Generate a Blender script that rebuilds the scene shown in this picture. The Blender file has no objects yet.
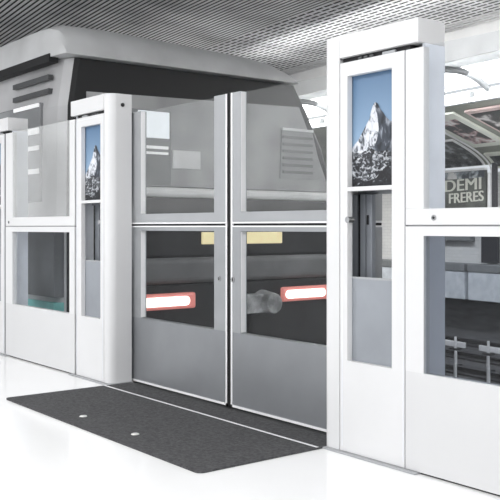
import bpy, bmesh, math, random
from mathutils import Vector, Matrix
random.seed(4)
SC = bpy.context.scene
COL = SC.collection

# ------------------------------------------------------------------ materials
def new_mat(name):
    m = bpy.data.materials.new(name); m.use_nodes = True
    nt = m.node_tree; nt.nodes.clear()
    out = nt.nodes.new('ShaderNodeOutputMaterial')
    return m, nt, out

def mat(name, col, rough=.5, metal=0., vary=.04, scale=6., bump=0., bscale=60., emit=None, estr=0., spec=.5):
    m, nt, out = new_mat(name)
    b = nt.nodes.new('ShaderNodeBsdfPrincipled')
    b.inputs['Roughness'].default_value = rough
    b.inputs['Metallic'].default_value = metal
    b.inputs['Specular IOR Level'].default_value = spec
    tc = nt.nodes.new('ShaderNodeTexCoord')
    n = nt.nodes.new('ShaderNodeTexNoise'); n.inputs['Scale'].default_value = scale
    n.inputs['Detail'].default_value = 4
    nt.links.new(tc.outputs['Object'], n.inputs['Vector'])
    r = nt.nodes.new('ShaderNodeValToRGB')
    lo = [max(0, c*(1-vary*2)) for c in col]; hi = [min(1, c*(1+vary*2)) for c in col]
    r.color_ramp.elements[0].color = (*lo, 1); r.color_ramp.elements[0].position = .3
    r.color_ramp.elements[1].color = (*hi, 1); r.color_ramp.elements[1].position = .7
    nt.links.new(n.outputs['Fac'], r.inputs['Fac'])
    nt.links.new(r.outputs['Color'], b.inputs['Base Color'])
    if bump:
        n2 = nt.nodes.new('ShaderNodeTexNoise'); n2.inputs['Scale'].default_value = bscale
        nt.links.new(tc.outputs['Object'], n2.inputs['Vector'])
        bp = nt.nodes.new('ShaderNodeBump'); bp.inputs['Strength'].default_value = bump
        bp.inputs['Distance'].default_value = .01
        nt.links.new(n2.outputs['Fac'], bp.inputs['Height'])
        nt.links.new(bp.outputs['Normal'], b.inputs['Normal'])
    if emit:
        b.inputs['Emission Color'].default_value = (*emit, 1)
        b.inputs['Emission Strength'].default_value = estr
    nt.links.new(b.outputs['BSDF'], out.inputs['Surface'])
    return m

def glass_mat(name, tint, haze, gloss, hazecol=(.9, .9, .9)):
    m, nt, out = new_mat(name)
    t = nt.nodes.new('ShaderNodeBsdfTransparent'); t.inputs['Color'].default_value = (*tint, 1)
    d = nt.nodes.new('ShaderNodeBsdfDiffuse'); d.inputs['Color'].default_value = (*hazecol, 1)
    g = nt.nodes.new('ShaderNodeBsdfGlossy'); g.inputs['Roughness'].default_value = .02
    tc = nt.nodes.new('ShaderNodeTexCoord')
    n = nt.nodes.new('ShaderNodeTexNoise'); n.inputs['Scale'].default_value = 3.5
    nt.links.new(tc.outputs['Object'], n.inputs['Vector'])
    mr = nt.nodes.new('ShaderNodeMapRange')
    mr.inputs['To Min'].default_value = haze*.6; mr.inputs['To Max'].default_value = haze*1.4
    nt.links.new(n.outputs['Fac'], mr.inputs['Value'])
    m1 = nt.nodes.new('ShaderNodeMixShader'); nt.links.new(mr.outputs['Result'], m1.inputs['Fac'])
    nt.links.new(t.outputs[0], m1.inputs[1]); nt.links.new(d.outputs[0], m1.inputs[2])
    m2 = nt.nodes.new('ShaderNodeMixShader'); m2.inputs['Fac'].default_value = .05*gloss
    nt.links.new(m1.outputs[0], m2.inputs[1]); nt.links.new(g.outputs[0], m2.inputs[2])
    nt.links.new(m2.outputs[0], out.inputs['Surface'])
    return m

def ramp_z_mat(name, stops, rough=.4, axis=2, noise=0., nscale=8.):
    """colour printed along the object's own height"""
    m, nt, out = new_mat(name)
    b = nt.nodes.new('ShaderNodeBsdfPrincipled'); b.inputs['Roughness'].default_value = rough
    tc = nt.nodes.new('ShaderNodeTexCoord'); sp = nt.nodes.new('ShaderNodeSeparateXYZ')
    nt.links.new(tc.outputs['Generated'], sp.inputs[0])
    r = nt.nodes.new('ShaderNodeValToRGB')
    els = r.color_ramp.elements
    while len(els) < len(stops): els.new(.5)
    for e, (p, c) in zip(els, stops): e.position = p; e.color = (*c, 1)
    src = sp.outputs[axis]
    if noise:
        n = nt.nodes.new('ShaderNodeTexNoise'); n.inputs['Scale'].default_value = nscale; n.inputs['Detail'].default_value = 6
        nt.links.new(tc.outputs['Generated'], n.inputs['Vector'])
        ad = nt.nodes.new('ShaderNodeMath'); ad.operation = 'MULTIPLY_ADD'
        ad.inputs[1].default_value = noise; nt.links.new(n.outputs['Fac'], ad.inputs[0]); nt.links.new(src, ad.inputs[2])
        src = ad.outputs[0]
    nt.links.new(src, r.inputs['Fac']); nt.links.new(r.outputs['Color'], b.inputs['Base Color'])
    nt.links.new(b.outputs[0], out.inputs['Surface'])
    return m

def noise_mat(name, stops, scale=10., detail=8., rough=.6, stretch=(1, 1, 1), dist=0., emit=0.):
    m, nt, out = new_mat(name)
    b = nt.nodes.new('ShaderNodeBsdfPrincipled'); b.inputs['Roughness'].default_value = rough
    tc = nt.nodes.new('ShaderNodeTexCoord'); mp = nt.nodes.new('ShaderNodeMapping')
    mp.inputs['Scale'].default_value = stretch
    nt.links.new(tc.outputs['Object'], mp.inputs['Vector'])
    n = nt.nodes.new('ShaderNodeTexNoise'); n.inputs['Scale'].default_value = scale
    n.inputs['Detail'].default_value = detail; n.inputs['Distortion'].default_value = dist
    nt.links.new(mp.outputs[0], n.inputs['Vector'])
    r = nt.nodes.new('ShaderNodeValToRGB'); els = r.color_ramp.elements
    while len(els) < len(stops): els.new(.5)
    for e, (p, c) in zip(els, stops): e.position = p; e.color = (*c, 1)
    nt.links.new(n.outputs['Fac'], r.inputs['Fac']); nt.links.new(r.outputs['Color'], b.inputs['Base Color'])
    if emit:
        nt.links.new(r.outputs['Color'], b.inputs['Emission Color']); b.inputs['Emission Strength'].default_value = emit
    nt.links.new(b.outputs[0], out.inputs['Surface'])
    return m

def brick_mat(name, c1, c2, mortar, scale, bw, rh, rough=.3):
    m, nt, out = new_mat(name)
    b = nt.nodes.new('ShaderNodeBsdfPrincipled'); b.inputs['Roughness'].default_value = rough
    tc = nt.nodes.new('ShaderNodeTexCoord')
    mp = nt.nodes.new('ShaderNodeMapping'); mp.inputs['Rotation'].default_value = (math.radians(90), 0, 0)
    nt.links.new(tc.outputs['Object'], mp.inputs['Vector'])
    br = nt.nodes.new('ShaderNodeTexBrick')
    br.inputs['Color1'].default_value = (*c1, 1); br.inputs['Color2'].default_value = (*c2, 1); br.inputs['Mortar'].default_value = (*mortar, 1)
    br.inputs['Scale'].default_value = scale; br.inputs['Brick Width'].default_value = bw; br.inputs['Row Height'].default_value = rh
    br.inputs['Mortar Size'].default_value = .008
    nt.links.new(mp.outputs[0], br.inputs['Vector'])
    nt.links.new(br.outputs['Color'], b.inputs['Base Color']); nt.links.new(b.outputs[0], out.inputs['Surface'])
    return m

M = dict(
    white_low=mat('white_kick_sheet', (.66, .66, .665), .35, vary=.01, scale=2),
    white=mat('white_powder_coat', (.72, .72, .725), .32, vary=.008, scale=3),
    white_side=mat('white_powder_coat_side', (.84, .84, .85), .35, vary=.008),
    post=mat('blue_grey_return', (.84, .87, .93), .4, vary=.03),
    seam=mat('seam_grey', (.25, .25, .26), .5),
    alu=mat('brushed_aluminium', (.36, .37, .385), .38, .25, vary=.03),
    alu_light=mat('light_aluminium', (.40, .41, .425), .35, .15, vary=.02),
    door_low=mat('grey_door_sheet', (.27, .28, .295), .35, .3, vary=.05, scale=2.5),
    edge=mat('bright_edge_highlight', (.92, .92, .93), .25, vary=.01),
    rubber=mat('black_rubber', (.008, .008, .009), .7),
    dark=mat('dark_recess', (.02, .02, .022), .6),
    chrome=mat('dull_chrome', (.55, .55, .55), .2, .9),
    floor=mat('polished_white_floor', (.96, .96, .96), .12, vary=.01, scale=1.5),
    matgrey=mat('dark_grey_mat', (.062, .062, .065), .85, vary=.22, scale=70, bump=.3, bscale=220),
    stud=mat('pale_stud', (.7, .7, .68), .35, .3),
    slat=mat('ceiling_slat_metal', (.80, .80, .81), .5, .05, vary=.15, scale=1.6),
    backing=mat('ceiling_backing', (.035, .035, .037), .9, vary=.1),
    fascia=mat('white_fascia', (.88, .88, .87), .6, vary=.03, scale=4),
    recess=noise_mat('painted_vault_recess', [(.3, (.62, .63, .63)), (.7, (.85, .86, .86))], 1.6, 4, .6),
    vault=noise_mat('vault_panels', [(.3, (.17, .18, .16)), (.7, (.34, .36, .30))], 1.3, 4, .55),
    tile=brick_mat('white_tile', (.80, .80, .78), (.74, .74, .73), (.5, .5, .5), 6, .9, .32),
    block=noise_mat('pale_concrete_block', [(.3, (.58, .62, .66)), (.7, (.76, .80, .84))], 9, 6, .7),
    block_top=mat('grey_block_top', (.22, .23, .235), .7, vary=.06),
    pit=noise_mat('sooty_pit_wall', [(.3, (.085, .087, .092)), (.7, (.16, .163, .17))], 3, 8, .8, (1, 1, 5)),
    ballast=noise_mat('dark_ballast', [(.3, (.035, .035, .037)), (.7, (.09, .09, .095))], 14, 8, .9),
    rail=mat('rail_steel', (.022, .022, .026), .45, .4),
    insul=mat('white_insulator', (.9, .9, .9), .5),
    rib=mat('grey_rib', (.075, .078, .08), .45, .1),
    pipe=mat('grey_duct', (.36, .37, .38), .4, .1),
    whitebar=mat('white_bar', (.8, .8, .8), .5),
    darkpost=mat('dark_post', (.04, .04, .045), .5),
    train_side=noise_mat('train_side_paint', [(.3, (.34, .34, .345)), (.7, (.62, .62, .63))], 1.2, 3, .4),
    train_low=mat('train_lower_side', (.13, .138, .145), .5, vary=.2, scale=1.3),
    train_roof=mat('train_roof_grey', (.55, .555, .56), .5, vary=.1, scale=1.3),
    train_black=mat('train_black_end', (.007, .007, .008), .55),
    train_dark=mat('train_dark_end', (.022, .022, .024), .5, vary=.2, scale=2),
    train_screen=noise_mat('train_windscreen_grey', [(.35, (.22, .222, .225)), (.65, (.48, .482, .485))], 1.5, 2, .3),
    train_grey=mat('train_bumper_grey', (.19, .19, .193), .55, vary=.12, scale=2),
    train_ledge=mat('train_light_ledge', (.85, .85, .85), .5),
    jade=mat('jade_stripe', (.22, .60, .57), .5, vary=.08),
    win=noise_mat('train_side_window', [(.3, (.16, .165, .17)), (.7, (.36, .37, .38))], 1.1, 2, .25),
    lit=mat('lit_tube', (.75, .75, .75), .4, emit=(1, 1, 1), estr=.35),  # also used for the painted reflection bars on the train end
    reflection_glow=mat('glowing_reflection', (.6, .62, .64), .4, emit=(.9, .95, 1), estr=.6),  # glowing colour for a reflection painted onto the train end
    reflection_grey=mat('pale_reflection', (.36, .365, .37), .5, vary=.06),  # pale grey for the painted reflection behind the right leaf
    plate=mat('yellow_lit_plate', (.75, .66, .38), .5, emit=(1, .86, .5), estr=.5, vary=.06),
    red=mat('red_lens', (.6, .24, .22), .3, emit=(1, .3, .25), estr=.4),
    hot=mat('hot_lamp', (1, .85, .75), .3, emit=(1, .86, .80), estr=1.6),
    coupler=noise_mat('coupler_steel', [(.35, (.22, .225, .225)), (.65, (.80, .81, .81))], 5, 3, .4),
    sky=ramp_z_mat('printed_sky', [(0, (.33, .45, .57)), (.45, (.24, .36, .51)), (1, (.08, .16, .28))], .35),
    snow=noise_mat('printed_snow_face', [(.36, (.03, .035, .045)), (.44, (.22, .24, .27)), (.52, (.60, .62, .67)), (.75, (.85, .86, .88))], 48, 10, .5, (1, 1, .7), .8),
    rock=noise_mat('printed_rock_face', [(.35, (.012, .016, .024)), (.55, (.05, .06, .08)), (.72, (.30, .33, .38))], 30, 10, .5, (1.4, 1, .6), .6),
    scree=noise_mat('printed_foreground', [(.40, (.004, .005, .008)), (.5, (.05, .055, .065)), (.6, (.42, .44, .47)), (.8, (.7, .72, .75))], 55, 10, .5, (.8, 1, 1.1), 1.0),
    ridge=noise_mat('printed_foreground_dark', [(.42, (.003, .003, .005)), (.62, (.02, .022, .028)), (.75, (.4, .42, .45))], 55, 10, .5, (.8, 1, 1.2), 1.0),
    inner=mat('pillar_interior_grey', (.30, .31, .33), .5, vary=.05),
    lowsheet=mat('grey_infill_sheet', (.30, .32, .35), .35, .1, vary=.06, scale=3),
    poster_border=mat('poster_cream_border', (.72, .74, .66), .5, vary=.03),
    poster_pink=mat('poster_pink_border', (.55, .42, .40), .5, vary=.08),
    pic_a=noise_mat('poster_dark_picture', [(.36, (.02, .02, .022)), (.50, (.05, .045, .045)), (.57, (.45, .30, .30)), (.64, (.75, .73, .71))], 4.5, 3, .4, (1, 1, 1), .5),
    pic_b=noise_mat('poster_black_picture', [(.45, (.02, .02, .02)), (.56, (.05, .045, .045)), (.66, (.5, .48, .47))], 4.5, 3, .4, (1, 1, 1), .5),
    pic_c=noise_mat('poster_grey_picture', [(.40, (.025, .027, .03)), (.55, (.09, .095, .10)), (.68, (.34, .36, .38))], 6, 4, .4),
    show_bg=mat('show_poster_ground', (.095, .10, .09), .5, vary=.2, scale=4),
    show_face=noise_mat('show_poster_figures', [(.4, (.05, .06, .07)), (.52, (.28, .31, .33)), (.62, (.55, .55, .54))], 5.5, 3, .5, (1, 1, 1), .6),
    letter=mat('pale_letters', (.60, .61, .54), .5, vary=.03),
    haze_glass=glass_mat('reflection_haze_glass', (.93, .94, .94), .055, .35),  # white diffuse haze painted in for reflections on the door glass
    side_haze_glass=glass_mat('side_haze_glass', (.93, .94, .94), .2, .3),  # stronger painted reflection haze for the left screen
    clear_glass=glass_mat('clear_glass', (.95, .96, .97), .004, .3),
    smoke_glass=glass_mat('grey_glass', (.66, .68, .71), .004, .3),
)

# ------------------------------------------------------------------ mesh helpers
class MB:
    def __init__(s): s.bm = bmesh.new(); s.mi = 0
    def _f(s, vs):
        try:
            f = s.bm.faces.new(vs); f.material_index = s.mi; return f
        except ValueError: pass
    def box(s, x0, x1, y0, y1, z0, z1):
        v = [s.bm.verts.new(p) for p in ((x0,y0,z0),(x1,y0,z0),(x1,y1,z0),(x0,y1,z0),(x0,y0,z1),(x1,y0,z1),(x1,y1,z1),(x0,y1,z1))]
        for q in ((0,1,5,4),(1,2,6,5),(2,3,7,6),(3,0,4,7),(4,5,6,7),(3,2,1,0)): s._f([v[i] for i in q])
        return s
    def prism(s, pts, z0, z1, axis='z'):
        def P(a, b, c): return {'z': (a,b,c), 'y': (a,c,b), 'x': (c,a,b)}[axis]
        a = [s.bm.verts.new(P(p[0], p[1], z0)) for p in pts]; b = [s.bm.verts.new(P(p[0], p[1], z1)) for p in pts]
        n = len(pts)
        s._f(a); s._f(b[::-1])
        for i in range(n): s._f([a[i], b[i], b[(i+1) % n], a[(i+1) % n]])
        return s
    def poly(s, pts): s._f([s.bm.verts.new(p) for p in pts]); return s
    def loft(s, rings, caps=True):
        R = [[s.bm.verts.new(p) for p in r] for r in rings]; n = len(R[0])
        for a, b in zip(R, R[1:]):
            for i in range(n): s._f([a[i], a[(i+1) % n], b[(i+1) % n], b[i]])
        if caps: s._f(R[0][::-1]); s._f(R[-1])
        return s
    def strip(s, rows):
        R = [[s.bm.verts.new(p) for p in r] for r in rows]
        for a, b in zip(R, R[1:]):
            for i in range(len(a)-1): s._f([a[i], a[i+1], b[i+1], b[i]])
        return s
    def cyl(s, c, r, h, axis='y', n=20, r2=None):
        r2 = r if r2 is None else r2; rings = []
        for t, rr in ((0, r), (1, r2)):
            ring = []
            for i in range(n):
                a = 2*math.pi*i/n; u, w = rr*math.cos(a), rr*math.sin(a)
                ring.append({'y': (c[0]+u, c[1]+h*t, c[2]+w), 'x': (c[0]+h*t, c[1]+u, c[2]+w), 'z': (c[0]+u, c[1]+w, c[2]+h*t)}[axis])
            rings.append(ring)
        return s.loft(rings)
    def tube(s, path, r, n=10):
        rings = []
        for i, p in enumerate(path):
            p = Vector(p); d = (Vector(path[min(i+1, len(path)-1)]) - Vector(path[max(i-1, 0)])).normalized()
            up = Vector((0, 0, 1)) if abs(d.z) < .9 else Vector((1, 0, 0))
            a = d.cross(up).normalized(); b = a.cross(d)
            rings.append([p + r*(math.cos(2*math.pi*k/n)*a + math.sin(2*math.pi*k/n)*b) for k in range(n)])
        return s.loft(rings)
    def build(s, name, mats, parent=None, bevel=0., smooth=False, seg=2):
        bmesh.ops.recalc_face_normals(s.bm, faces=s.bm.faces)
        off = Vector(parent['_o']) if parent else Vector((0, 0, 0))
        me = bpy.data.meshes.new(name)
        if off.length: bmesh.ops.translate(s.bm, verts=s.bm.verts, vec=-off)
        s.bm.to_mesh(me); s.bm.free()
        for m in (mats if isinstance(mats, (list, tuple)) else [mats]): me.materials.append(M[m])
        o = bpy.data.objects.new(name, me); COL.objects.link(o)
        o['_o'] = tuple(off)
        if parent: o.parent = parent
        if smooth:
            for p in me.polygons: p.use_smooth = True
            try: me.set_sharp_from_angle(angle=math.radians(35))
            except Exception: pass
        if bevel:
            b = o.modifiers.new('bevel', 'BEVEL'); b.width = bevel; b.segments = seg; b.limit_method = 'ANGLE'; b.angle_limit = math.radians(40)
            b.harden_normals = False
        return o

def thing(name, loc, label, cat, group=None):
    o = bpy.data.objects.new(name, None); COL.objects.link(o); o.location = loc; o['_o'] = tuple(loc)
    o.empty_display_size = .1
    return tag(o, label, cat, group)
def tag(o, label, cat, group=None):
    o['label'] = label; o['category'] = cat
    if group: o['group'] = group
    return o
def struct(o): o['kind'] = 'structure'; return o
def copy_tree(o, parent=None):
    c = o.copy(); COL.objects.link(c)
    if parent: c.parent = parent
    for ch in [x for x in bpy.data.objects if x.parent == o]: copy_tree(ch, c)
    return c

YF, YD = 2.60, 2.772          # front plane of the fixed screens, plane of the sliding leaves

# ------------------------------------------------------------------ the setting
struct(MB().box(-26, 9, -7, 2.93, -.25, 0).build('floor', 'floor'))
struct(MB().box(-26, 9, 2.80, 2.93, -.9, -.251).build('wall_platform_edge', 'pit'))
struct(MB().box(-26, 9, 2.93, 14, -.95, -.80).build('trackbed', 'ballast'))
struct(MB().box(-4.70, -2.775, 2.735, 2.90, .0005, .004).build('trim_1', 'rubber'))

ANG = math.radians(-7.1); ORG = Vector((-6.5, 0, 0))
def station(o):       # the far side of the station runs at a slight angle to the screens
    o.rotation_euler = (0, 0, ANG); o.location = ORG; return o

mb = MB()
q = -5.0
while q < 8.02:
    w_, p_ = (.033, .060) if q < 6.0 else (.044, .084)
    mb.box(-20, 14, q, q+w_, 3.20, 3.203); q += p_
p = -20.
while p < 14:
    mb.box(p, p+.018, 6.1, 8.05, 3.204, 3.207); p += .16
mb.mi = 1
mb.box(-20, 14, -5, 8.07, 3.30, 3.34)
c = station(struct(mb.build('ceiling', ['slat', 'backing'])))

# fascia, recess, ledge of the far vault
station(struct(MB().box(-20, 14, 8.07, 8.11, 2.876, 3.30).build('trim_2', 'fascia')))
rows = []
for i in range(13):
    t = i/12; rows.append([(x, 8.11+.80*t, 2.88+.17*math.sin(math.pi*t*.9)-.22*t) for x in (-20, 14)])
station(struct(MB().strip(rows).build('wall_recess', 'recess')))
station(struct(MB().box(-20, 14, 8.88, 8.93, 2.575, 2.66).build('trim_3', 'fascia')))

VP = [(8.9, 2.58), (9.7, 2.25), (10.6, 2.1), (10.6, 1.75)]
def bez(t):
    k = 1-t
    return tuple(k**3*VP[0][i]+3*k*k*t*VP[1][i]+3*k*t*t*VP[2][i]+t**3*VP[3][i] for i in (0, 1))
def bnorm(t):
    a, b = bez(max(0, t-.01)), bez(min(1, t+.01)); d = Vector((b[0]-a[0], b[1]-a[1])).normalized()
    return Vector((d.y, -d.x)) if d.y < 0 and False else Vector((-abs(d.y), -abs(d.x)))
def von(t, off): b = bez(t); n = bnorm(t); return (b[0]+n.x*off, b[1]+n.y*off)
rows = [[(x, *bez(i/24)) for x in (-20, 14)] for i in range(25)] + [[(x, 10.6, .40) for x in (-20, 14)]]
# curved upper part, then the tiled vertical wall
station(struct(MB().strip(rows[:22]).build('wall_vault', 'vault')))
station(struct(MB().box(-20, 14, 10.6, 10.7, .3, 1.76).build('wall_opposite', 'tile')))
station(struct(MB().box(-20, 14, 10.62, 10.75, -.85, .31).build('wall_pit', 'pit')))

# ------------------------------------------------------------------ far side things
def rib_path(p, fn, n=14): return [(p, *fn(i/n)) for i in range(n+1)]
def rec(t): return (8.12+.78*t, 2.86+.10*math.sin(math.pi*t*.9)-.20*t-.05)
def rib(p, label):
    o = MB().tube(rib_path(p, rec), .042).build('vault_rib', 'rib', smooth=True); station(o)
    tag(o, label, 'rib')
rib(-1.36, 'dark curved rib under the white ceiling fascia, above the posters on the far right')
rib(-4.50, 'dark curved rib under the white ceiling fascia, seen between train and tall right pillar')
o = MB().tube(rib_path(-2.93, lambda t: von(t, .02)), .014).tube([(-2.92, 10.54, 1.75), (-2.92, 10.54, 1.02)], .035)
tag(station(o.build('vault_trim_strip', 'whitebar', smooth=True)), 'thin white arched strip running down the far vault between the posters', 'strip')
o = MB().box(-20, 14, 8.80, 8.87, 2.50, 2.56); o.mi = 1
for k in range(-8, 8): o.box(-1.62+k*1.6, -1.57+k*1.6, 8.79, 8.88, 2.49, 2.64)
tag(station(o.build('cable_duct', ['pipe', 'rib'], bevel=.012)), 'long grey cable duct on dark brackets above the far posters', 'duct')

def vault_poster(p0, p1, t0, t1, border, pic, bw, label, n=10):
    e = thing('wall_poster', (0, 0, 0), label, 'poster', 'framed posters on the far vault'); station(e)
    bt = bw*.55
    def sheet(a, b, c0, c1, off, th):
        m = MB(); R = []
        for i in range(n+1):
            t = c0+(c1-c0)*i/n; f, k = von(t, off), von(t, off-th)
            R.append([(a, *f), (b, *f), (b, *k), (a, *k)])
        m.loft(R); return m
    f = sheet(p0, p1, t0, t1, .035, .03).build('poster_frame', border, e)
    sheet(p0+bw, p1-bw, t0+bt, t1-bt, .042, .006).build('picture', pic, e)
    return e
vault_poster(-2.86, -2.22, .10, .56, 'poster_border', 'pic_a', .11, 'dark poster in a wide pale cream border, left on the curved far vault')
vault_poster(-2.03, -1.10, .105, .60, 'poster_pink', 'pic_b', .05, 'large black poster with thin pinkish border at the right picture edge')
vault_poster(-2.86, -2.42, .68, .93, 'poster_border', 'pic_c', .07, 'small pale poster with dark figure, low on the far vault beside the dark post')
vault_poster(-4.10, -3.02, .42, .86, 'whitebar', 'pic_c', .02, 'dark grey poster with pale smudges directly above the lettered show poster')

# the lettered show poster on the vertical wall
e = thing('show_poster', (0, 0, 0), 'dark poster with big pale letters DEMI FRERES on the far wall', 'poster'); station(e)
bgp = MB().box(-4.10, -3.03, 10.555, 10.595, 1.15, 1.80).build('poster_board', 'show_bg', e)
MB().box(-4.10, -3.03, 10.54, 10.595, 1.80, 1.835).build('top_edge', 'whitebar', e)
MB().box(-4.06, -3.05, 10.549, 10.556, 1.69, 1.795).build('figures', 'show_face', e)
def lettering(body, w, h, x, z, tilt, parent):
    cu = bpy.data.curves.new('lettering', 'FONT'); cu.body = body; cu.size = 1; cu.extrude = .0; cu.offset = 0
    tmp = bpy.data.objects.new('tmp', cu); COL.objects.link(tmp)
    dg = bpy.context.evaluated_depsgraph_get(); dg.update()
    me = bpy.data.meshes.new_from_object(tmp.evaluated_get(dg)); bpy.data.objects.remove(tmp)
    xs = [v.co.x for v in me.vertices]; ys = [v.co.y for v in me.vertices]
    sx, sy = w/(max(xs)-min(xs)), h/(max(ys)-min(ys)); x0, y0 = min(xs), min(ys)
    for v in me.vertices:
        a, b = (v.co.x-x0)*sx, (v.co.y-y0)*sy
        v.co = Vector((x+a, 10.547, z+b+tilt*a))
    bm = bmesh.new(); bm.from_mesh(me); src = bm.verts[:] + bm.edges[:] + bm.faces[:]
    for d in (.009, .018):
        r = bmesh.ops.duplicate(bm, geom=src)
        bmesh.ops.translate(bm, verts=[v for v in r['geom'] if isinstance(v, bmesh.types.BMVert)], vec=(d, -d*.03, 0))
    bm.to_mesh(me); bm.free()
    me.materials.append(M['letter'])
    o = bpy.data.objects.new('lettering', me); COL.objects.link(o); o.parent = parent
    return o
lettering('DEMI', .76, .175, -3.88, 1.50, .025, e)
lettering('FRERES', .72, .155, -3.79, 1.315, .035, e)

o = MB().prism([(-3.06, .42), (-2.74, .42), (-2.74, 1.0), (-2.77, 1.0), (-2.77, 1.95), (-2.85, 1.95), (-2.85, 1.0), (-3.06, 1.0)], 10.50, 10.54, 'y').build('wall_post', 'darkpost'); station(o)
tag(o, 'dark upright post on the far platform right of the lettered poster', 'post')
o = MB().box(-4.6, -3.28, 10.50, 10.595, .74, .90).build('wall_panel', 'block_top', bevel=.008); station(o)
tag(o, 'dark grey horizontal panel on the tiled far wall under the lettered poster', 'panel')

# pale bench blocks in front of the tiled wall
for k in range(-4, 1):
    x0 = -3.13+k*1.42
    e = thing('bench_block', (0, 0, 0), 'pale concrete block with grey top, one of a row along the far wall', 'block', 'concrete blocks along the far wall')
    station(e)
    MB().box(x0, x0+1.34, 10.30, 10.585, -.13, .285).build('block_body', 'block', e, bevel=.01)
    MB().box(x0-.01, x0+1.35, 10.29, 10.585, .286, .40).build('block_top', 'block_top', e, bevel=.008)
    if k == -1: e['label'] = 'pale concrete block left of the gap, below the tiled far wall'; del e['group']
    if k == 0: e['label'] = 'pale concrete block right of the gap, at the picture edge'; del e['group']
    if k < -1: e['label'] = 'pale concrete block on the far side, hidden behind the train or the right pillar'

# rails on the far track
def rail(q, label):
    m = MB()
    m.prism([(q-.06, -.80), (q+.06, -.80), (q+.06, -.775), (q+.015, -.75), (q+.015, -.735), (q+.04, -.73), (q+.04, -.705), (q-.04, -.705), (q-.04, -.73), (q-.015, -.735), (q-.015, -.75), (q-.06, -.775)], -14, 8, 'x')
    tag(station(m.build('track_rail', 'rail')), label, 'rail')
rail(10.25, 'dark steel rail on the far track, farthest of the four')
rail(9.25, 'dark steel rail on the far track, second from the far wall')
rail(8.35, 'dark steel rail on the far track, third from the far wall')
rail(7.35, 'dark steel rail on the far track, nearest of the four')
words = {0: 'nearest the far wall', 1: 'in the middle of the far track', 2: 'nearest the glazed screen'}
for i, (x, y) in enumerate([(-2.84, 9.77), (-1.77, 8.74), (-1.02, 8.01), (-2.25, 9.81), (-1.23, 8.75), (-.55, 8.05)]):
    Mx = Matrix.Translation(ORG) @ Matrix.Rotation(ANG, 4, 'Z')
    w = Mx @ Vector((x, y, -.8))
    side = 'left' if i < 3 else 'right'
    e = thing('rail_insulator', w, 'small white support post, %s one of the pair %s' % (side, words[i % 3]), 'post', 'white supports on the far track')
    MB().cyl((w.x, w.y, -.8), .022, .19, 'z', 12, .018).build('stem', 'insul', e, smooth=True)
    MB().box(w.x-.06, w.x+.06, w.y-.06, w.y+.06, -.80, -.77).build('foot', 'rail', e)
for i, (p0, p1, q) in enumerate([(-3.5, -2.9, 10.02), (-2.62, -2.0, 10.02)]):
    o = MB().box(p0, p1, q-.02, q+.02, -.80, -.72).build('guard_board', 'insul', bevel=.008); station(o)
    tag(o, 'short pale guard board on the far track, %s of two' % ('left' if i == 0 else 'right'), 'board')

# ------------------------------------------------------------------ train
tr = thing('metro_train', (-6.3, 4.6, -.8), 'grey metro train standing beyond the glass doors, red tail lamps lit', 'train')
prof = [(3.30, -.72), (3.10, -.25), (3.05, .25), (3.05, 1.1), (3.06, 1.9), (3.12, 2.28), (5.50, 2.28), (5.66, 2.05), (5.87, 1.70), (6.03, 1.25), (6.12, .3), (6.05, -.25), (5.8, -.72)]
cy = 4.6
def ring(x, k, lift=0): return [(x, cy+(y-cy)*k, z) for y, z in prof]
m = MB(); m.loft([ring(-22, 1), ring(-6.55, 1), ring(-6.40, .985), ring(-6.32, .955), ring(-6.30, .93)])
body = m.build('car_body', ['train_side', 'train_black'], tr)
for p in body.data.polygons:
    if p.center.x > -.3 and abs(p.normal.x) > .7: p.material_index = 1
    elif p.normal.z < -.5: p.material_index = 1
# roof with a rounded brow
rp = [(3.02, 0), (3.025, .16), (3.06, .25), (3.16, .295), (3.5, .305), (4.2, .285), (4.9, .255), (5.2, .22), (5.36, .15), (5.43, .07), (5.45, 0)]
rings = []
for x, k, kw in ((-22, 1, 1), (-6.72, 1, 1), (-6.50, .95, .998), (-6.36, .80, .99), (-6.27, .55, .985), (-6.22, .28, .98), (-6.205, .06, .975)):
    rings.append([(x, cy+(y-cy)*kw, 2.285+z*k) for y, z in rp])
MB().loft(rings).build('roof', 'train_roof', tr, smooth=True)
MB().box(-22, -6.42, 3.02, 3.10, 2.245, 2.31).build('gutter', 'rubber', tr)
EX = -6.30
# windscreen band, bright patches painting door-glass reflections, ledges, bumper
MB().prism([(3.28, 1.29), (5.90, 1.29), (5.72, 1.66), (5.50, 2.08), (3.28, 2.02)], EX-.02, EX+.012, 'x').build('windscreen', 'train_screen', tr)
wp = MB().box(EX-.01, EX+.02, 3.60, 4.06, 1.30, 1.92).build('reflection_panel', 'win', tr)
MB().box(EX+.018, EX+.03, 3.74, 4.04, 1.69, 1.91).build('bright_reflection', 'reflection_glow', wp)  # bright glass reflection made as a glowing panel
MB().box(EX+.018, EX+.03, 3.74, 4.03, 1.60, 1.625).box(EX+.018, EX+.03, 3.74, 4.03, 1.555, 1.575).build('reflection_bars', 'lit', wp)  # two glowing bars painting narrow reflections
MB().box(EX-.01, EX+.03, 4.08, 4.36, 1.445, 1.60).build('white_reflection', 'whitebar', tr, bevel=.004)  # white block painting another reflection of the door glass
bp = MB().prism([(5.26, 1.40), (5.80, 1.40), (5.66, 1.85), (5.28, 1.85)], EX-.01, EX+.022, 'x').build('reflection_panel', 'reflection_grey', tr)  # panel standing in for the bright reflection in the right leaf
m = MB()
for k in range(6): m.box(EX+.022, EX+.03, 5.29, 5.66, 1.45+k*.065, 1.475+k*.065)
m.build('reflection_stripes', 'train_grey', bp)  # grey stripes within the painted reflection
MB().box(EX+.018, EX+.035, 5.28, 5.66, 1.848, 1.872).build('reflection_top_line', 'edge', bp)  # bright upper line of the painted reflection
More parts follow.
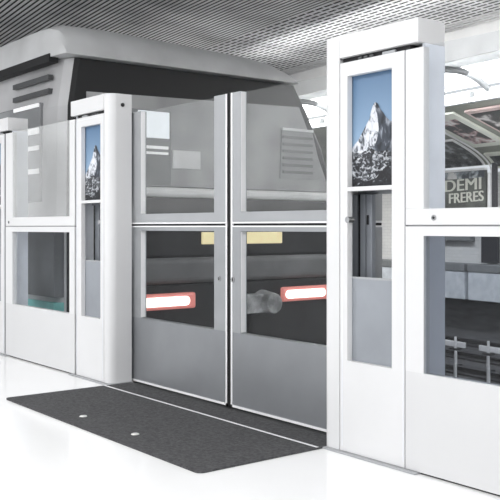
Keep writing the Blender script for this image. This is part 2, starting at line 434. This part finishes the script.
MB().box(EX-.03, EX+.03, 3.25, 5.96, 1.20, 1.285).build('ledge', 'train_ledge', tr, bevel=.03)
MB().box(EX-.05, EX+.01, 3.20, 6.0, .70, 1.195).build('lower_face', 'train_dark', tr, bevel=.01)
MB().box(EX-.05, EX+.05, 3.20, 6.02, .47, .69).build('bumper', 'train_grey', tr, bevel=.05, seg=4)
MB().box(EX-.05, EX+.012, 3.20, 6.0, -.60, .46).build('lower_apron', 'train_dark', tr, bevel=.01)
MB().box(EX, EX+.03, 4.38, 5.28, .80, .905).build('number_plate', 'plate', tr, bevel=.006)
def capsule(y0, y1, z, r, x0, x1, n=10):
    pts = []
    for i in range(n+1): a = math.pi/2+math.pi*i/n; pts.append((y0+r+r*math.cos(a), z+r*math.sin(a)))
    for i in range(n+1): a = -math.pi/2+math.pi*i/n; pts.append((y1-r+r*math.cos(a), z+r*math.sin(a)))
    return MB().prism(pts, x0, x1, 'x')
for y0, y1, z in ((3.72, 4.30, .325), (5.27, 5.87, .325)):
    l = MB().box(EX, EX+.05, y0, y1, z-.068, z+.068).build('tail_lamp', 'red', tr, bevel=.02, seg=3)
    capsule(y0+.03, y1-.07, z, .04, EX+.045, EX+.06).build('lamp_core', 'hot', l)
MB().cyl((EX-.02, 5.05, .265), .12, .22, 'x', 20, .09).box(EX, EX+.12, 4.80, 5.0, .18, .35).build('coupler', 'coupler', tr, bevel=.01)
# platform side of the train
for k in range(5):
    x1 = -6.62-k*2.9
    sw = MB().box(x1-2.3, x1, 3.035, 3.10, 1.15, 1.95).build('side_window', 'win', tr, bevel=.01)
    if k < 2:
        for z, h, w in ((1.915, .03, .50), (1.57, .035, .42), (1.38, .04, .36), (1.70, .05, .4)):
            MB().box(x1-w, x1-.01, 3.024, 3.034, z, z+h).build('lit_tube', 'lit', sw)
m = MB()
for z in (2.12, 2.01): m.box(-7.2, -6.5, 3.052, 3.09, z, z+.04)
m.build('vent_slots', 'rib', tr)
MB().box(-22, -6.34, 3.025, 3.14, .40, .98).build('lower_side', 'train_low', tr)
MB().box(-22, -6.34, 3.02, 3.14, .22, .36).build('jade_stripe', 'jade', tr)

# ------------------------------------------------------------------ fixed glazed screens
def fixed_panel(x0, x1, g0, g1, loc_label, lock_x=None):
    e = thing('glazed_screen', ((x0+x1)/2, YF+.02, 0), loc_label, 'screen')
    t = YF+.035
    top = 1.640
    fr = MB()
    # upper stiles, rail
    fr.box(x0, g0, YF, t, 1.02, top); fr.box(g1, x1, YF, t, 1.02, top)
    fr.box(x0, x1, YF, t, .958, 1.02)
    fr.build('upper_frame', 'white', e, bevel=.002)
    lo = MB()
    lo.box(x0, g0, YF, t, .39, .952); lo.box(g1, x1, YF, t, .39, .952)
    lo.box(g0, g1, YF, t, .916, .952)
    lo.build('lower_frame', 'white', e)
    MB().box(x0, x1, YF, t, .009, .39).build('kick_panel', 'white_low', e)
    MB().box(x0+.004, x1-.004, YF+.006, t, .952, .958).build('joint', 'seam', e)
    MB().box(x0, x1, YF+.012, t, .0005, .009).build('base_rail', 'rubber', e)
    MB().box(g0-.002, g1+.002, YF+.004, YF+.016, 1.018, top+.002).build('upper_glass', 'clear_glass' if x0 > -4 else 'side_haze_glass', e)
    MB().box(g0-.002, g1+.002, YF+.004, YF+.016, .388, .918).build('lower_glass', 'smoke_glass' if x0 > -4 else 'clear_glass', e)
    if lock_x:
        k = MB().cyl((lock_x, YF-.004, .985), .011, .006, 'y', 16).build('lock', 'chrome', e)
        MB().cyl((lock_x, YF-.0055, .985), .005, .002, 'y', 10).build('keyhole', 'rubber', k)
    return e
fixed_panel(-6.262, -5.152, -6.139, -5.226, 'white glazed screen between the left-edge pillar and the pillar with the smaller mountain picture', -6.2)
fixed_panel(-2.343, -1.226, -2.252, -1.34, 'white glazed screen right of the tall right pillar, cut by the picture edge', -2.20)

# ------------------------------------------------------------------ pillars with picture panels
def pillar(xd, sg, label, r=.055, c0=0.):
    """xd: outer face of the door-side column; sg=+1 panel runs to +X, -1 to -X"""
    X = lambda s: xd+sg*s
    def bx(m, s0, s1, y0, y1, z0, z1):
        a, b = sorted((X(s0), X(s1))); return m.box(a, b, y0, y1, z0, z1)
    e = thing('door_pillar', (X(.25), YF+.08, 0), label, 'pillar')
    yb = 2.755
    # rounded door-side column
    pts = []
    for i in range(9):
        a = math.pi/2*i/8; pts.append((X(c0+r-r*math.cos(a)), YF+r-r*math.sin(a)))
    pts += [(X(.062), YF), (X(.062), YF+.03), (X(.03), YF+.05), (X(.03), yb), (X(c0), yb)]
    MB().prism(pts, .008, 1.757).build('column', 'white', e, smooth=True)
    MB().cyl((X(c0-.003) if sg > 0 else X(-.001), 2.690, 1.69), .012, .006*(1), 'x', 14).build('sensor', 'rubber', e)
    # cap
    m = MB(); bx(m, .0655, .50, YF-.004, yb, 1.662, 1.757); bx(m, .03, .064, YF+.06, yb, 1.662, 1.757)
    m.build('cap', 'white', e, bevel=.003)
    m = MB(); bx(m, .066, .44, YF+.018, yb-.02, 1.640, 1.662); cp = m.build('cap_gap', 'rubber', e)
    m = MB()
    for k in range(3): bx(m, .16+k*.033, .18+k*.033, YF+.013, YF+.02, 1.646, 1.655)
    m.build('vent_slot', 'rib', cp)
    m = MB(); bx(m, .30, .37, YF+.010, YF+.02, 1.643, 1.654); m.build('latch', 'alu', cp)
    m = MB(); bx(m, .0605, .0655, YF+.004, YF+.03, 1.655, 1.755); m.build('cap_seam', 'seam', e)
    # front frame with two openings
    a0, a1 = .110, .361; t = YF+.028
    m = MB()
    bx(m, .067, a0, YF, t, .389, 1.640); bx(m, a1, .4275, YF, t, .389, 1.640)
    bx(m, a0, a1, YF, t, 1.582, 1.640); bx(m, .067, .4275, YF, t, .009, .389)
    m.build('front_frame', 'white', e)
    m = MB(); bx(m, a0, a1, YF-.002, t, 1.099, 1.117); m.build('cross_bar', 'white', e, bevel=.002)
    m = MB(); bx(m, .078, .0805, YF-.0012, YF+.002, .03, 1.625); bx(m, .4205, .4225, YF-.0012, YF+.002, .03, 1.625); bx(m, .078, .4225, YF-.0012, YF+.002, 1.623, 1.6255)
    m.build('door_groove', 'post', e)
    m = MB(); bx(m, .0622, .0668, YF+.004, t, .018, 1.64); bx(m, .4275, .4330, YF+.004, t, .012, 1.64); m.build('seam', 'seam', e)
    # picture, flat print set back in the frame
    zl, zh = 1.117, 1.582; yp = YF+.030
    def uv(u, v, d=0.): 
        s = a0+(a1-a0)*(u if sg > 0 else 1-u)
        return (X(s), yp-d, zh-(zh-zl)*v)
    m = MB(); bx(m, a0-.01, a1+.01, yp+.002, yp+.01, zl-.01, zh+.01)
    pic = m.build('picture', 'sky', e)
    def sheet(name, matn, pts, d):
        k = MB(); k.poly([uv(u, v, d) for u, v in pts]); k.build(name, matn, pic)
    rockp = [(.53, .26), (.58, .275), (.64, .33), (.70, .36), (.76, .40), (.84, .435), (.90, .45), (1.0, .50), (1.0, .80), (.45, .80), (.50, .62), (.60, .52), (.57, .38)]
    snowp = [(.53, .26), (.49, .275), (.44, .33), (.40, .40), (.32, .455), (.24, .51), (.14, .58), (.07, .61), (0, .65), (0, .85), (.45, .85), (.47, .68), (.56, .60), (.61, .50), (.575, .38)]
    sheet('rock_face', 'rock', rockp, .0005)
    sheet('snow_face', 'snow', snowp, .0010)
    sheet('foreground', 'scree', [(0, .68), (.2, .70), (.42, .66), (.6, .70), (.8, .69), (1, .74), (1, 1), (0, 1)], .0015)
    sheet('dark_foreground', 'ridge', [(0, .93), (.15, .92), (.3, .955), (.55, .93), (.7, .86), (.85, .80), (1, .76), (1, 1), (0, 1)], .0020)
    # hollow inside
    m = MB(); bx(m, .488, .500, YF+.036, yb, .018, 1.662); m.build('return_side', 'post', e)
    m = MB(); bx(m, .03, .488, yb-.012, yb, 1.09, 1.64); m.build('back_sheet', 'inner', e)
    m = MB(); bx(m, a0-.02, a1+.02, YF+.029, YF+.034, .385, .735); m.build('infill_sheet', 'lowsheet', e)
    m = MB(); bx(m, a0-.02, a1+.02, YF+.027, YF+.036, .733, .742); m.build('infill_edge', 'alu_light', e)
    ps = [(.005, .055), (.075, .105), (.112, .145)] if sg > 0 else [(.335, .385), (.28, .32), (.20, .24)]
    for s0, s1 in ps:
        m = MB(); bx(m, s0, s1, 2.71, 2.735, .02, 1.09); m.build('inner_post', 'lowsheet', e, bevel=.003)
    m = MB(); bx(m, ps[0][1] if sg > 0 else .25, (ps[1][0] if sg > 0 else .27), 2.72, 2.74, .02, 1.09); m.build('inner_gap', 'rubber', e)
    m = MB(); bx(m, ps[-1][0]+.008, ps[-1][0]+.016, 2.704, 2.711, .96, 1.0); m.build('inner_slot', 'rubber', e)
    k = MB().cyl((X(a0+.004 if sg > 0 else a0+.012), YF-.005, .98), .013, .03, 'y', 16).build('lock', 'chrome', e)
    m = MB(); bx(m, c0-.02, .50, YF-.022, yb, .0005, .007); m.build('base_plate', 'alu_light', e, bevel=.002)
    return e
pb = pillar(-4.700, -1, 'white pillar left of the grey doors with smaller mountain picture and rounded corner')
pc = pillar(-2.776, 1, 'tallest white pillar right of the grey doors with a large mountain picture', .022, -.03)
pa = copy_tree(pc); pa.location.x -= 3.94
pa['label'] = 'white pillar cut off by the left picture edge, only its cap and side showing'

# ------------------------------------------------------------------ sliding leaves
def leaf(x0, x1, gl, gr, label, lock_x, edge_side):
    e = thing('sliding_door', ((x0+x1)/2, YD+.02, 0), label, 'door', None)
    y0, y1 = YD, YD+.042
    top = 1.652
    m = MB(); m.box(x0, gl, y0, y1, 1.028, top); m.box(gr, x1, y0, y1, 1.028, top); m.box(x0, x1, y0, y1, .978, 1.028)
    m.build('upper_frame', 'alu_light', e)
    m = MB(); m.box(x0, x1, y0-.004, y1, .968, .977); m.box(x0, x1, y0-.004, y1, .949, .957); m.build('middle_trim', 'edge', e, bevel=.002)
    MB().box(x0+.003, x1-.003, y0+.008, y1, .957, .968).build('middle_gap', 'rubber', e)
    m = MB(); m.box(x0, gl, y0, y1, .40, .949); m.box(gr, x1, y0, y1, .40, .949); m.box(gl, gr, y0, y1, .928, .949)
    m.build('lower_frame', 'alu', e)
    MB().box(x0, x1, y0, y1, .022, .40).build('kick_panel', 'door_low', e)
    MB().box(x0, x1, y0-.003, y1, .010, .022).build('bottom_trim_highlight', 'edge', e)  # bright strip paints the bevel highlight along the bottom edge
    xe = x1 if edge_side > 0 else x0
    a, b = sorted((xe, xe-edge_side*.012)); MB().box(a, b, y0-.003, y1, .010, 1.652).build('edge_trim_highlight', 'edge', e)  # bevel highlight of the closing edge painted as a bright strip
    a, b = sorted((xe, xe+edge_side*.017)); MB().box(a+.0005*edge_side, b, y0+.004, y1, .006, 1.655).build('rubber_seal', 'rubber', e)
    # bright strips paint the light caught by the left stile's inner face
    m = MB(); m.box(gl-.001, gl+.003, y0+.003, y1-.008, .405, .926); m.box(gl-.001, gl+.003, y0+.003, y1-.008, 1.030, top-.002); m.build('lit_reveal', 'edge', e)
    MB().box(gl-.004, gr+.004, y1-.012, y1-.002, 1.020, top).build('upper_glass', 'haze_glass', e)
    MB().box(gl-.004, gr+.004, y1-.012, y1-.002, .395, .932).build('lower_glass', 'clear_glass', e)
    k = MB().cyl((lock_x, y0-.004, .675), .015, .006, 'y', 16).build('lock', 'chrome', e)
    MB().box(lock_x-.003, lock_x+.003, y0-.006, y0-.003, .667, .683).build('keyhole', 'rubber', k)
    return e
leaf(-4.78, -3.742, -4.625, -3.861, 'grey glazed sliding door leaf, left of the central black seal', -3.812, 1)
leaf(-3.708, -2.670, -3.628, -2.825, 'grey glazed sliding door leaf, right of the central black seal', -3.690, -1)

# ------------------------------------------------------------------ mat
e = thing('entrance_mat', (-3.736, 2.33, 0), 'dark grey floor mat in front of the sliding doors with two pale studs', 'mat')
pts = []
x0, x1, y0, y1, r = -4.676, -2.796, 1.935, 2.734, .03
for cx, cyy, a0 in ((x1-r, y0+r, -90), (x1-.002, y1-.002, 0), (x0+.002, y1-.002, 90), (x0+r, y0+r, 180)):
    rr = r if cyy < 2.2 else .002
    for i in range(6): a = math.radians(a0+90*i/5); pts.append((cx+rr*math.cos(a), cyy+rr*math.sin(a)))
MB().prism(pts, .0005, .008).build('mat_sheet', 'matgrey', e)
MB().box(-4.676, -2.80, 2.548, 2.560, .0075, .0095).build('inlay_strip', 'edge', e)
for x, y in ((-3.976, 2.054), (-3.488, 2.063)):
    MB().cyl((x, y, .0075), .020, .004, 'z', 20, .016).build('stud', 'stud', e)

# ------------------------------------------------------------------ light
w = bpy.data.worlds.new('World'); SC.world = w; w.use_nodes = True
bg = w.node_tree.nodes['Background']; bg.inputs[0].default_value = (.93, .96, 1, 1); bg.inputs[1].default_value = .8
def area(name, loc, rot, sx, sy, power, col=(1, 1, 1)):
    l = bpy.data.lights.new(name, 'AREA'); l.shape = 'RECTANGLE'; l.size = sx; l.size_y = sy; l.energy = power; l.color = col
    o = bpy.data.objects.new(name, l); COL.objects.link(o); o.location = loc; o.rotation_euler = [math.radians(a) for a in rot]
    return o
area('platform_fill', (-4, -1.2, 3.1), (0, 0, 0), 9, 3.4, 345)  # unseen area light added to whiten the platform floor
area('vault_fill', (-3.5, 9.0, 1.6), (150, 0, -7), 8, .5, 45)  # unseen light added to brighten the far vault
area('far_wall_fill', (-5.5, 8.45, 2.78), (55, 0, -7), 12, .3, 430)  # added light behind the fascia, brightens the tiled wall and blocks
area('ceiling_fill', (-4, -1, 2.2), (180, 0, 0), 12, 2.5, 90)  # unseen upward light added to lift the ceiling slats
area('track_ceiling_fill', (-12, 6.6, 2.0), (180, 0, -7), 9, .6, 25)  # added upward light hidden behind the train, brightens the ceiling
area('fascia_fill', (-4, 6.3, 2.75), (112, 0, -7), 10, .4, 62)  # added light facing away from camera, brightens fascia and ceiling edge
area('side_fill', (4.0, 2.0, 1.9), (90, 0, 86), 2.5, 2.2, 125)  # out-of-view fill added for the right-facing pillar sides

# ------------------------------------------------------------------ camera
cam = bpy.data.cameras.new('Camera'); co = bpy.data.objects.new('Camera', cam); COL.objects.link(co)
cam.sensor_width = 36; cam.lens = 36*884/500; cam.shift_y = -23/500
co.location = (0, 0, .95); co.rotation_euler = (math.radians(90), 0, math.radians(52.0))
cam.clip_start = .05; cam.clip_end = 100
SC.camera = co
SC.view_settings.view_transform = 'Standard'
SC.view_settings.look = 'None'
SC.view_settings.exposure = 0
for o in bpy.data.objects:
    if '_o' in o: del o['_o']
